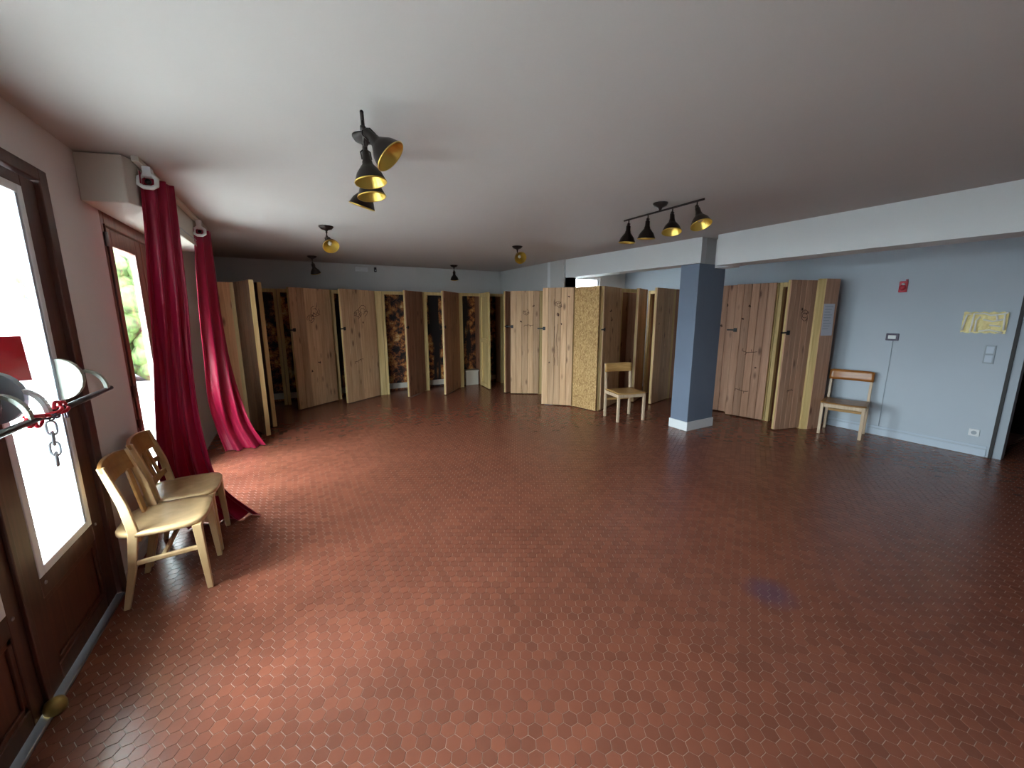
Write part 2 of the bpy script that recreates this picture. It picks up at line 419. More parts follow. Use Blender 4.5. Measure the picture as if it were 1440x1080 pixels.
wa = MB().box(4.6, 5.21, 6.7, 6.9, 0, ZC); wa.box(5.90, XR + .16, 6.7, 6.9, 0, ZC); wa.box(5.21, 5.90, 6.7, 6.9, 0, 1.35); wa.box(5.21, 5.90, 6.7, 6.9, 2.32, ZC)
S('wall_alcove', wa, MT['wallb'])
w2 = thing('window_2', None, None, (5.505, 6.8, 0), kind='structure')
f2_ = MB().box(5.21, 5.25, 6.74, 6.80, 1.35, 2.32); f2_.box(5.86, 5.90, 6.74, 6.80, 1.35, 2.32); f2_.box(5.25, 5.86, 6.74, 6.80, 1.35, 1.39); f2_.box(5.25, 5.86, 6.74, 6.80, 2.28, 2.32)
obj('window_frame', f2_, MT['white'], w2, .003)
obj('glass_pane', MB().box(5.246, 5.864, 6.768, 6.772, 1.386, 2.284), MT['glass'], w2)
# beams
BZ = 2.159
bm = MB().box(4.618, 4.95, YF, 3.16, BZ, ZC); bm.box(4.90, 5.10, 3.16, 3.37, BZ, ZC)
S('beam_right', bm, MT['beam'])
bl = MB().hexa([(4.318, 6.38), (4.572, 3.34), (4.85, 3.40), (4.62, 6.38)], 2.205, ZC)
bl.hexa([(4.318, 6.38), (4.358, 5.87), (4.6, 5.87), (4.6, 6.38)], 0, 2.205)
S('beam_left', bl, MT['beam'])
# pillar
pil = S('pillar', MB().box(4.592, 5.13, 3.365, 3.64, 0, 2.205), MT['pillar'], .006)
obj('pillar_head', MB().box(4.592, 5.12, 3.369, 3.64, 2.205, ZC), MT['wallb'], pil)
sk = MB().box(4.58, 5.142, 3.353, 3.652, 0, .125)
obj('skirting', sk, MT['white'], pil, .004)
# baseboards and a cable trunk on the right wall
S('baseboard_right', MB().box(XR - .014, XR, 1.085, 2.6, 0, .085), MT['skirt'], .003)
S('trim_2', MB().box(XR - .012, XR, 1.085, 2.6, .10, .122), MT['skirt'], .003)
S('baseboard_left', MB().box(XL, XL + .012, 2.95, 3.58, 0, .07), MT['wall'], .003)
# door opening at the right: dark jamb and pale casing, corridor behind
jb = MB().box(XR - .004, XR + .16, 1.04, 1.066, 0, 2.1); jb.box(XR - .004, XR + .16, .12, .145, 0, 2.1)
d3 = S('door_3', jb, MT['darkpaint'])
cs = MB().box(XR + .02, XR + .14, .975, 1.042, 0, 2.07); obj('door_casing', cs, MT['greyplastic'], d3)
S('wall_corridor', MB().box(8.3, 8.4, YF, 4.5, 1.12, ZC).box(XR + .16, 8.3, 1.9, 2.0, 1.12, ZC), MT['burgundy'])
S('wall_corridor_lower', MB().box(8.29, 8.4, YF, 4.5, 0, 1.12).box(XR + .16, 8.3, 1.89, 2.0, 0, 1.12), MT['darkpaint'])
S('wall_corridor_end', MB().box(8.9, 9.0, YF, 6.9, 0, ZC), MT['darkpaint'])

# ------------------------------------------------------------------ door_1: glazed double door
def glazed_leaf(root, y0, y1, gy0, gy1, gz0, gz1, x0=XL - .045, x1=XL - .003, z0=.02, z1=2.215, bead=True):
    lf = MB()
    lf.box(x0, x1, y0, gy0, z0, z1); lf.box(x0, x1, gy1, y1, z0, z1)
    lf.box(x0, x1, gy0, gy1, gz1, z1); lf.box(x0, x1, gy0, gy1, gz0 - .09, gz0); lf.box(x0, x1, gy0, gy1, z0, .10)
    leaf = obj('door_leaf', lf, MT['darkwood'], root, .004)
    pn = MB().box(x0 + .012, x1 - .014, gy0 - .005, gy1 + .005, .095, gz0 - .085)
    obj('lower_panel', pn, MT['panelwood'], leaf)
    mo = MB()
    for a, c, e, f in ((gy0, gy1, .10, .125), (gy0, gy1, gz0 - .115, gz0 - .09)): mo.box(x1 - .014, x1 - .004, a, c, e, f)
    for a, c in ((gy0, gy0 + .025), (gy1 - .025, gy1)): mo.box(x1 - .014, x1 - .004, a, c, .10, gz0 - .09)
    obj('panel_moulding', mo, MT['panelwood'], leaf, .003)
    obj('glass_pane', MB().box((x0 + x1) / 2 - .002, (x0 + x1) / 2 + .002, gy0 - .004, gy1 + .004, gz0 - .004, gz1 + .004), MT['glass'], leaf)
    if bead:
        bd = MB(); t = .04
        bd.box(x1 - .025, x1 + .002, gy0, gy0 + t, gz0, gz1); bd.box(x1 - .025, x1 + .002, gy1 - t, gy1, gz0, gz1)
        bd.box(x1 - .025, x1 + .002, gy0 + t, gy1 - t, gz0, gz0 + t); bd.box(x1 - .025, x1 + .002, gy0 + t, gy1 - t, gz1 - t, gz1)
        obj('glazing_bead', bd, MT['beadlight'], leaf, .004)
        obj('rubber_seal', MB().box(x1 - .028, x1 - .001, gy1 - t - .022, gy1 - t - .002, gz0 + t, gz1 - t).box(x1 - .028, x1 - .001, gy0 + t, gy0 + t + .008, gz0 + t, gz1 - t), MT['greyplastic'], leaf)
    return leaf
d1 = thing('door_1', None, None, (XL, 2.1, 0), kind='structure')
fr = MB().box(XL - .07, XL + .018, 2.865, 2.945, 0, 2.281); fr.box(XL - .07, XL + .018, 1.25, 1.33, 0, 2.281); fr.box(XL - .07, XL + .018, 1.33, 2.865, 2.222, 2.281)
obj('door_frame', fr, MT['darkwood'], d1, .005)
leafA = glazed_leaf(d1, 2.105, 2.862, 2.24, 2.74, .51, 2.165)
leafB = glazed_leaf(d1, 1.335, 2.098, 1.50, 2.01, .51, 2.165)
obj('meeting_strip', MB().box(XL - .004, XL + .012, 2.085, 2.118, .03, 2.21), MT['darkwood'], d1, .004)
obj('threshold_strip', MB().box(XL - .05, XL + .028, 1.33, 2.87, -.002, .014), MT['steel'], d1, .004)
obj('floor_bolt', MB().lathe((XL + .03, 2.075, .0), [(.02, 0), (.034, .012), (.036, .035), (.028, .055), (.008, .064)], n=16), MT['brass'], d1)
for (y, z) in ((2.27, .478), (2.775, .492), (2.035, .478)):
    obj('screw_cap', MB().lathe((XL - .004, y, z), [(.009, 0), (.007, .005)], (1, 0, 0), 10), MT['steel'], d1)
# panic bars
def panic(y0, y1, plates, arms, mplate):
    obj('panic_bar', MB().tube([(XL + .13, y0, 1.203), (XL + .13, y1, 1.207)], .0125, 12), MT['bar'], d1)
    for y, m_ in plates:
        pts = [(XL - .002, 1.185)] + [(XL + .086 * math.cos(a), 1.285 + .1 * math.sin(a)) for a in np.linspace(-PI / 2, PI / 2, 12)] + [(XL - .002, 1.385)]
        b = MB(); n = len(pts)
        b.add([(p[0], y, p[1]) for p in pts] + [(p[0], y + .035, p[1]) for p in pts],
              [tuple(range(n)), tuple(range(2 * n - 1, n - 1, -1))] + [(i, n + i, n + (i + 1) % n, (i + 1) % n) for i in range(n)])
        obj('bar_bracket', b, m_, d1, .004)
    for y, m_, k in arms:
        P_ = []
        for a in np.linspace(0, 1, 10):
            an = PI / 2 * a
            x = XL + .06 + .075 * math.sin(an); z = 1.215 + .095 * math.cos(an)
            P_.append((x, y, z))
        b = MB()
        for i in range(9): b.bar(P_[i], P_[i + 1], .014, .026, (0, 1, 0))
        obj('bracket_arm', b, m_, d1)
panic(2.26, 2.86, [(2.70, MT['plasticw']), (2.20, MT['greyplastic'])], [(2.80, MT['plasticw'], 0), (2.215, MT['beadlight'], 0)], None)
panic(1.38, 2.17, [(2.03, MT['olive'])], [(2.09, MT['plasticw'], 0)], None)

# window_1 (french window with reveal), shutter box
w1 = thing('window_1', None, None, (XL - .1, 4.42, 0), kind='structure')
wf = MB().box(XL - .08, XL - .006, 3.60, 3.685, 0, 2.26); wf.box(XL - .08, XL - .006, 5.17, 5.25, 0, 2.26); wf.box(XL - .08, XL - .006, 3.685, 5.17, 2.17, 2.26)
obj('window_frame', wf, MT['redframe'], w1, .005)
for (a, c) in ((3.69, 4.43), (4.44, 5.165)):
    sm_ = MB().box(XL - .062, XL - .018, a, a + .12, .02, 2.165); sm_.box(XL - .062, XL - .018, c - .12, c, .02, 2.165)
    sm_.box(XL - .062, XL - .018, a + .12, c - .12, 2.05, 2.165); sm_.box(XL - .062, XL - .018, a + .12, c - .12, .02, .16)
    sa = obj('window_sash', sm_, MT['redframe'], w1, .005)
    obj('glass_pane', MB().box(XL - .043, XL - .039, a + .116, c - .116, .156, 2.054), MT['glass'], sa)
    bd = MB()
    for p in ((a + .12, a + .138), (c - .138, c - .12)): bd.box(XL - .05, XL - .022, p[0], p[1], .16, 2.05)
    obj('glazing_bead', bd, MT['sashbead'], sa)
eb = MB().tube([(XL + .006, 3.64, .75), (XL + .006, 3.64, 2.17)], .006, 8)
obj('window_bolt', eb, MT['darkwood'], w1)
for z0_, z1_ in ((2.03, 2.12), (1.02, 1.10), (.80, .86)): obj('bolt_guide', MB().tube([(XL + .006, 3.64, z0_), (XL + .006, 3.64, z1_)], .012, 8), MT['steel'] if z0_ > 2 else MT['darkwood'], w1)
sb = MB().hexa([(XL, 3.36), (-.775, 3.29), (-.738, 3.40), (-.738, 5.5), (XL, 5.5)], 2.245, ZC - .006)
bx = S('trim_3', sb, MT['boxw'], .006)
obj('box_seam', MB().box(-.739, -.733, 3.40, 5.5, 2.30, 2.306), MT['greyplastic'], bx)
S('trim_4', MB().box(-.736, -.70, 3.30, 5.6, ZC - .03, ZC), MT['boxw'], .003)   # curtain track

# unseen glazed door behind the viewer, added to let in daylight
d2 = thing('added_door', None, None, (XL, .52, 0), kind='structure')
fr = MB().box(XL - .07, XL + .018, .92, 1.0, 0, 2.25); fr.box(XL - .07, XL + .018, .05, .13, 0, 2.25); fr.box(XL - .07, XL + .018, .13, .92, 2.18, 2.25)
obj('door_frame', fr, MT['darkwood'], d2)
for a in (.135,):
    glazed_leaf(d2, a, a + .78, a + .12, a + .66, .40, 2.12, z1=2.175, bead=False)

# ------------------------------------------------------------------ outdoors
S('terrace', MB().box(-7.0, XL - .11, -14, 12.5, -.12, -.02), MT['concrete'])
S('gravel_ground', MB().box(-40, XL - .11, -30, 45, -.3, -.13), MT['gravel'])
S('balcony_soffit', MB().box(-2.05, XL - .11, -14, 9.5, 2.72, 2.95), MT['soffit'])
S('facade', MB().box(XL - .35, XL - .11, -14, YF, 0, 2.72).box(XL - .35, XL - .11, YB, 12, 0, 2.72), MT['soffit'])
hd = MB(); rh = random.Random(5)
for k in range(220):
    c = Vector((rh.uniform(-5.0, -1.9), rh.uniform(13.2, 14.6), rh.uniform(.15, 2.9)))
    r = rh.uniform(.22, .42)
    prof = [(r * math.sin(PI * i / 5) * rh.uniform(.8, 1.15), -r * math.cos(PI * i / 5)) for i in range(6)]
    hd.lathe(c, prof, (rh.uniform(-.4, .4), rh.uniform(-.4, .4), 1), 7)
tag(obj('hedge', hd, MT['leafgreen'], kind='stuff'), 'clipped green hedge beyond the terrace seen through the window', 'hedge')
hb = MB().box(-6.2, 0, 19, 24, 0, 6.0)
hs = thing('house', 'pale pink rendered house far beyond the hedge', 'building', (-4.5, 21, 0))
obj('wall', hb, MT['house'], hs)
obj('roof', MB().hexa([(-6.6, 18.6), (.4, 18.6), (.4, 24.4), (-6.6, 24.4)], 6.0, 6.25), MT['panelwood'], hs)
for k in range(2):
    wnd = obj('window', MB().box(-5.4 + k * 2.6, -4.2 + k * 2.6, 18.96, 19.02, 3.2, 4.8), MT['white'], hs)
    obj('pane', MB().box(-5.3 + k * 2.6, -4.3 + k * 2.6, 18.94, 18.99, 3.3, 4.7), MT['greyplastic'], wnd)

# ------------------------------------------------------------------ plank cubicles
plank_meshes = {}
def plank_mesh(wd, th, h, m):
    key = (round(wd, 4), round(th, 4), round(h, 3), m.name)
    if key in plank_meshes: return plank_meshes[key]
    c = min(.004, wd * .1)
    b = MB().hexa([(0, 0), (wd, 0), (wd, th - c), (wd - c, th), (c, th), (0, th - c)], 0, h)   # V-grooved outer edges
    me = bpy.data.meshes.new('plank'); me.from_pydata([tuple(v) for v in b.v], [], b.f); me.materials.append(m)
    plank_meshes[key] = me; return me
def scribble(b, seed, w_, y, spots):
    """little burnt-in drawings: leaf, ring and twig strokes, flat on the plank face"""
    r = random.Random(seed)
    def stroke(pts, t=.006):
        for p, q in zip(pts, pts[1:]):
            d = Vector((q[0] - p[0], 0, q[1] - p[1]))
            if d.length < 1e-4: continue
            n = Vector((-d.z, 0, d.x)).normalized() * t / 2
            A = Vector((p[0], y, p[1])); B = Vector((q[0], y, q[1])); e = Vector((0, .0012, 0))
            b.add([A - n, B - n, B + n, A + n, A - n + e, B - n + e, B + n + e, A + n + e], [(3, 2, 1, 0), (4, 5, 6, 7), (0, 1, 5, 4), (1, 2, 6, 5), (2, 3, 7, 6), (3, 0, 4, 7)])
    for (cx, cz, sc, kind) in spots:
        cx *= w_
        if kind == 'ring':
            for k in range(2):
                rr = sc * (.5 + .4 * k); a0 = r.uniform(0, 6)
                stroke([(cx + rr * math.cos(a0 + a) * r.uniform(.8, 1.2), cz + rr * math.sin(a0 + a) * r.uniform(.8, 1.2)) for a in np.linspace(0, 5.2, 12)], .007)
            for k in range(4):
                a = r.uniform(0, 6.28); stroke([(cx + sc * .3 * math.cos(a), cz + sc * .3 * math.sin(a)), (cx + sc * 1.1 * math.cos(a), cz + sc * 1.1 * math.sin(a))], .006)
        elif kind == 'twig':
            x, z = cx - sc, cz; pts = [(x, z)]
            for k in range(6):
                x += sc / 3; z += r.uniform(-.3, .3) * sc * .5; pts.append((x, z))
                if k % 2: stroke([(x, z), (x + r.uniform(-.2, .3) * sc, z + r.choice((-1, 1)) * sc * .4)], .007)
            stroke(pts, .008)
        elif kind == 'blob':
            for k in range(5):
                a = r.uniform(0, 6.28); q = (cx + sc * .3 * math.cos(a), cz + sc * .3 * math.sin(a))
                stroke([(cx, cz), q, (q[0] + sc * .2, q[1] + sc * .1)], .014)
        elif kind == 'tall':
            stroke([(cx + r.uniform(-.02, .02), cz + z) for z in np.linspace(-sc, sc, 9)], .006)
            stroke([(cx + .05 + r.uniform(-.015, .015), cz + z) for z in np.linspace(-sc, sc * .9, 9)], .006)
def door(root, hinge, free, vis, m, n=6, z0=.015, z1=2.0, draw=None, latch=True, seed=0, edge=None, label=None, latchlen=.10, strip=False):
    """door leaf from the hinge to its free edge. vis = +1 when the planked outer side lies left of hinge->free"""
    hv = Vector((*hinge, 0)); fv = Vector((*free, 0)); d = fv - hv; wd = d.length; d.normalize()
    nrm = Vector((-d.y, d.x, 0)) * vis
    mw = Matrix(((d.x, nrm.x, 0, hv.x), (d.y, nrm.y, 0, hv.y), (0, 0, 1, 0), (0, 0, 0, 1)))   # x along the door, y out of its planked face
    b = MB(); t0 = -.028
    b.box(0, .07, t0, 0, z0, z1); b.box(wd - .07, wd, t0, 0, z0, z1)
    for z in (z0, (z0 + z1) / 2 - .04, z1 - .08): b.box(.07, wd - .07, t0, 0, z, z + .08)
    if vis < 0: b.f = [f[::-1] for f in b.f]
    # build the mesh straight in world space (the frame may be mirrored), origin at the hinge
    mr = Matrix.Translation(hv) @ Matrix.Rotation(math.atan2(d.y, d.x), 4, 'Z')
    conv = mr.inverted() @ mw
    def loc(bb):
        bb.v = [conv @ v for v in bb.v]; return bb
    dr = pivot('door', root, mr, loc(b), edge or MT['pineedge'])
    if label: dr['label'] = label
    pw = wd / n; h = z1 - z0
    for i in range(n):
        me = plank_mesh(pw - .003, .018, h, m)
        if vis > 0: ml = Matrix.Translation((i * pw + .0015, 0, z0))
        else: ml = Matrix.Translation((i * pw + pw - .0015, 0, z0)) @ Matrix.Rotation(PI, 4, 'Z')
        piece('plank', me, dr, ml)
    if strip:
        eb_ = MB().box(wd - .001, wd + .014, -.03, .02, z0, z1)
        if vis < 0: eb_.f = [f[::-1] for f in eb_.f]
        obj('edge_strip', loc(eb_), MT['pineedge'], dr, local=True)
    if latch:
        lb = MB().box(wd - .05, wd + latchlen - .02, .018, .034, 1.318, 1.338)
        lb.box(wd - .055, wd - .012, .018, .030, 1.30, 1.356)
        if vis < 0: lb.f = [f[::-1] for f in lb.f]
        obj('latch', loc(lb), MT['black'], dr, local=True)
    if draw:
        q = MB(); scribble(q, seed, wd, .0182, draw)
        if vis < 0: q.f = [f[::-1] for f in q.f]
        obj('burnt_drawing', loc(q), MT['burn'], dr, local=True, kind='stuff')
    return dr
def cubicle(label, p0, p1, depth, back='mural', left='panel', right='panel', h=2.0, postw=.05, skirt=True, group='plank cubicles with hinged doors', wr=None, wl=None):
    """open-fronted timber box: front runs p0 -> p1 seen from outside (p0 on the left)"""
    a = Vector((*p0, 0)); c = Vector((*p1, 0)); d = c - a; wd = d.length; d.normalize(); inn = Vector((-d.y, d.x, 0))
    rz = math.atan2(d.y, d.x)
    root = thing('plank_cubicle', label, 'cubicle', tuple((a + c) / 2), rz, group)
    mw = Matrix.Translation(a) @ Matrix.Rotation(rz, 4, 'Z')
    def w(bb): bb.v = [mw @ v for v in bb.v]; return bb
    g = .002
    wl = wl or postw; wr = wr or postw
    obj('post', w(MB().box(g, wl, 0, .06, 0, h)), MT['pineedge'], root)
    obj('post', w(MB().box(wd - wr, wd - g, 0, .06, 0, h)), MT['pineedge'], root)
    obj('top_rail', w(MB().box(wl, wd - wr, .004, .055, h - .06, h)), MT['pineedge'], root)
    obj('side_panel', w(MB().box(g, .018, .06, depth, 0, h)), MT['pineorange'] if left == 'orange' else MT['pinewarm'], root)
    obj('side_panel', w(MB().box(wd - .018, wd - g, .06, depth, 0, h)), MT['osb'] if right == 'osb' else MT['pinewarm'], root)
    obj('back_panel', w(MB().box(.018, wd - .018, depth - .015, depth, 0, h)), MT['mural'] if back == 'mural' else MT['pinewarm'], root)
    if skirt: obj('base_board', w(MB().box(.02, wd - .02, depth - .03, depth - .015, .04, .15)), MT['boxw'], root)
    return root

# back row, left to right
K = (2, 1)
u0 = cubicle('dark open cubicle in the far left corner between the curtain and the first planked door', (-.99, 7.86), (-.16, 7.86), .40)
u1 = cubicle('cubicle with the leftmost wide planked door standing ajar in the back row', (-.155, 7.83), (.675, 7.83), .42)
door(u1, (.645, 7.80), (.01, 7.295), 1, MT['pine'], 6, draw=[(.42, 1.62, .10, 'ring'), (.55, 1.50, .07, 'ring'), (.42, .75, .07, 'blob'), (.62, .62, .05, 'blob')], seed=1)
u2 = cubicle('cubicle with the second wide planked door from the left and a yellow post beside it', (.68, 7.885), (1.555, 7.885), .38, wr=.145)
door(u2, (1.41, 7.86), (.773, 7.40), 1, MT['pine'], 6, draw=[(.40, 1.62, .11, 'ring'), (.55, 1.57, .08, 'ring'), (.4, 1.42, .04, 'blob'), (.6, .76, .10, 'twig')], seed=2)
u3 = cubicle('back row cubicle showing a printed forest panel right of the yellow post', (1.56, 7.89), (2.375, 7.89), .38)
door(u3, (2.335, 7.885), (1.869, 7.398), 1, MT['pinewarm'], 5, seed=3, latchlen=.04)
u4 = cubicle('back row cubicle with the narrow forest panel between two steeply opened brown doors', (2.38, 7.89), (3.145, 7.89), .38)
door(u4, (3.10, 7.885), (2.544, 7.245), 1, MT['pinewarm'], 5, seed=4, latchlen=.04)
u5 = cubicle('back row cubicle with a white box inside and its door opened square to the room', (3.15, 7.89), (3.66, 7.89), .38)
door(u5, (3.625, 7.885), (3.553, 7.332), 1, MT['pineedge'], 5, seed=5, latch=False)
u6 = cubicle('black gap cubicle in the far right corner of the back row', (3.665, 7.89), (4.17, 7.89), .38)
# low white box inside u5
tag(obj('storage_box', MB().box(3.30, 3.60, 8.02, 8.20, 0, .30).box(3.29, 3.61, 8.01, 8.21, .30, .335), MT['boxw'], None, .006), 'low white lidded box on the floor inside a back row cubicle', 'box')

# left bank along the window wall
lb1 = cubicle('cubicle by the red curtain with an orange board end and a door swung edge-on', (-.60, 6.50), (-.60, 7.18), .385, left='orange')
door(lb1, (-.60, 6.495), (-.384, 5.913), -1, MT['pineshade'], 5, seed=6, latch=False, edge=MT['pineshade'], strip=True)
lb2 = cubicle('second cubicle along the window wall half hidden behind the edge-on door', (-.60, 7.185), (-.60, 7.82), .385)
door(lb2, (-.585, 6.93), (-.324, 6.346), -1, MT['pineshade'], 5, seed=7, latch=False, edge=MT['pineshade'], strip=True)

# short row on the far right wall
f1 = cubicle('shallow cubicle in the far right corner with its brown door turned sideways', (4.19, 7.72), (4.19, 7.085), .125, back='plain', skirt=False)
door(f1, (4.18, 7.075), (3.653, 6.851), 1, MT['pinewarm'], 5, seed=8, latchlen=.05)
f2 = cubicle('shallow cubicle whose narrow pale planked door faces the room left of the beam end', (4.19, 7.02), (4.19, 6.43), .125, back='plain', skirt=False)
door(f2, (4.183, 6.434), (3.725, 6.751), 1, MT['pine'], 5, draw=[(.45, 1.60, .06, 'ring'), (.2, 1.72, .05, 'blob'), (.62, 1.42, .05, 'blob'), (.35, 1.36, .08, 'twig')], seed=9)
f3 = cubicle('shallow cubicle whose pale planked door meets the strand board panel', (4.13, 5.865), (4.13, 5.30), .19, back='plain', skirt=False)
door(f3, (4.12, 5.300), (3.751, 5.673), 1, MT['pine'], 5, draw=[(.48, 1.72, .06, 'ring'), (.46, 1.56, .08, 'blob'), (.38, 1.40, .04, 'blob'), (.5, 1.05, .35, 'tall'), (.75, .75, .03, 'blob'), (.15, 1.85, .04, 'blob')], seed=10)
# angled pair in the alcove; its strand board side faces the room
a1 = cubicle('cubicle behind the strand board panel with a brown planked door behind the tan chair', (4.30, 4.825), (5.03, 5.165), .20, left='panel', back='plain', skirt=False)
door(a1, (5.0, 5.135), (4.325, 4.822), 1, MT['pine'], 6, draw=[(.62, 1.62, .10, 'blob'), (.55, 1.48, .09, 'blob')], seed=11)
sd = MB().wallseg((4.127, 5.285), (4.226, 4.805), .02, .01, 2.0)
sdp = obj('strand_board', sd, MT['osb'], a1); sdp['label'] = 'pale strand board side panel'
a2 = cubicle('cubicle in the alcove with an orange brown inside and a half open door', (5.035, 5.17), (5.80, 5.30), .40, back='plain', skirt=False)
door(a2, (5.77, 5.275), (5.255, 4.99), 1, MT['pine'], 5, seed=12, latch=False)

# right bank along the right wall
r1 = cubicle('cubicle left of the pillar with a brown door swung across the dark alcove', (6.06, 5.50), (6.06, 4.91), .27, back='plain', skirt=False)
door(r1, (6.03, 4.90), (5.395, 4.722), 1, MT['pine'], 5, draw=[(.8, 1.40, .03, 'blob')], seed=13, latch=False)
r2_ = cubicle('right bank cubicle half hidden by the slate blue pillar', (6.06, 4.32), (6.06, 3.73), .27, back='plain', skirt=False)
door(r2_, (6.035, 3.735), (5.88, 4.28), 1, MT['pinemid'], 5, draw=[(.3, 1.38, .05, 'blob'), (.2, 1.7, .05, 'blob')], seed=14, latch=False)
r3 = cubicle('right bank cubicle with a broad red brown planked door just right of the pillar', (6.06, 3.725), (6.06, 3.15), .27, back='plain', skirt=False, wr=.085)
door(r3, (6.026, 3.158), (5.900, 3.655), 1, MT['pinemid'], 5, draw=[(.6, 1.68, .05, 'blob'), (.75, 1.50, .05, 'blob'), (.5, 1.02, .10, 'twig'), (.6, .42, .09, 'twig'), (.3, .78, .03, 'blob')], seed=15)
lg = MB().bar((5.96, 3.50, 1.345), (6.02, 3.20, 1.345), .006, .012)
r4 = cubicle('right bank cubicle nearest the viewer, its door opened square beside the paper notice', (6.06, 3.145), (6.06, 2.66), .27, back='plain', skirt=False)
door(r4, (6.066, 2.70), (5.655, 2.81), 1, MT['pinemid'], 5, draw=[(.5, 1.62, .08, 'blob'), (.35, 1.55, .07, 'ring'), (.55, .55, .05, 'twig')], seed=16)
ep = MB().wallseg((6.115, 2.605), (6.345, 2.55), .02, 0, 2.02)
epo = obj('end_panel', ep, MT['pinemid'], r4)
po = MB().wallseg((6.062, 2.66), (6.12, 2.605), .05, 0, 2.02)
obj('corner_post', po, MT['pineedge'], r4)
nt_ = MB().wallseg((6.318, 2.5555), (6.125, 2.6015), .0, 0, 0)
d_ = (Vector((6.345, 2.55, 0)) - Vector((6.115, 2.605, 0))).normalized(); n_ = Vector((d_.y, -d_.x, 0))
def onend(s, z, o=.002): return Vector((6.115, 2.605, 0)) + d_ * s + n_ * o + Vector((0, 0, z))
nb = MB()
pts = [(.012, 1.285), (.205, 1.285), (.19, 1.70), (0.0, 1.70)]
nb.add([onend(s, z, .002) for s, z in pts] + [onend(s, z, .004) for s, z in pts], [(3, 2, 1, 0), (4, 5, 6, 7), (0, 1, 5, 4), (1, 2, 6, 5), (2, 3, 7, 6), (3, 0, 4, 7)])
ntc = thing('paper_notice', 'white paper notice pinned to the end panel above the orange-backed chair', 'notice', tuple(onend(.1, 1.5)))
obj('sheet', nb, MT['paper'], ntc)
ln = MB()
for k in range(9):
    z = 1.66 - k * .036; s0 = .025; s1 = .165 - (k % 3) * .02
    ln.add([onend(s0, z, .0042), onend(s1, z, .0042), onend(s1, z + .008, .0042), onend(s0, z + .008, .0042)], [(0, 1, 2, 3)])
obj('printed_lines', ln, MT['greyplastic'], ntc)

# ------------------------------------------------------------------ curtains
def smooth(pts, v):
    t = v * (len(pts) - 1); i = min(int(t), len(pts) - 2); f = t - i
    p0 = Vector(pts[max(i - 1, 0)]); p1 = Vector(pts[i]); p2 = Vector(pts[i + 1]); p3 = Vector(pts[min(i + 2, len(pts) - 1)])
    return .5 * ((2 * p1) + (p2 - p0) * f + (2 * p0 - 5 * p1 + 4 * p2 - p3) * f * f + (3 * p1 - p0 - 3 * p2 + p3) * f ** 3)
def curtain(label, Lp, Rp, folds, amp, brk, seed):
    root = thing('curtain', label, 'curtain', (Lp[-1][0], Lp[-1][1], 0), 0, 'red curtains at the window')
    nu, nv = 56, 60; P = []
    for i in range(nv + 1):
        v = i / nv; a = smooth(Lp, v); b = smooth(Rp, v); row = []
        dv = (b - a); dv.z = 0; n = Vector((dv.y, -dv.x, 0)).normalized()
        for j in range(nu + 1):
            u = j / nu; p = a.lerp(b, u)
            A = amp * (.45 + .75 * v)
            off = A * (math.sin(2 * PI * folds * u + seed + .5 * v) + .45 * math.sin(2 * PI * folds * 1.9 * u + seed * 2 - .8 * v))
            p = p + n * off
            p.z = max(p.z, .006 + .004 * math.sin(9 * u))
            row.append(p)
        P.append(row)
    o = obj('fabric', MB().grid(P), MT['curtain'], root)
    so = o.modifiers.new('solid', 'SOLIDIFY'); so.thickness = .004
    x, y, z = brk; bb = MB()
    bb.tube([(x + .042 * cx, y - .02 + .02 * cz, z + .040 * cz) for cx, cz in ((-1, .5), (-.5, 1), (.5, 1), (1, .5), (1, -.6), (.5, -1), (-.5, -1), (-1, -.6))], .013, 8, True)
    bb.box(x - .02, x + .02, y - .02, y + .05, z + .03, ZC - .03)
    obj('curtain_bracket', bb, MT['white'], root)
    obj('bracket_screw', MB().lathe((x, y - .01, z), [(.018, 0), (.012, .015)], (0, -1, 0), 12), MT['black'], root)
    return root
curtain('red curtain nearer the viewer, hanging behind the pair of beech chairs',
        [(-.735, 3.36, 2.45), (-.766, 3.40, 2.08), (-.805, 3.45, 1.70), (-.85, 3.58, 1.25), (-.90, 3.62, .75), (-.92, 3.65, .33), (-.80, 3.60, .0)],
        [(-.612, 3.60, 2.44), (-.618, 3.60, 2.10), (-.626, 3.60, 1.68), (-.645, 3.60, 1.16), (-.635, 3.60, .70), (-.57, 3.60, .30), (-.34, 3.56, .0)], 3.0, .030, (-.69, 3.40, 2.40), 1.0)
curtain('second red curtain farther along the window wall beside the edge-on cubicle door',
        [(-.735, 4.98, 2.40), (-.765, 5.0, 2.0), (-.80, 5.08, 1.55), (-.83, 5.2, 1.1), (-.86, 5.3, .65), (-.85, 5.5, .25), (-.79, 5.45, .0)],
        [(-.643, 5.36, 2.44), (-.652, 5.40, 2.03), (-.655, 5.46, 1.55), (-.64, 5.5, 1.1), (-.595, 5.5, .70), (-.515, 5.5, .30), (-.385, 5.5, .0)], 2.6, .035, (-.69, 5.02, 2.38), 2.4)

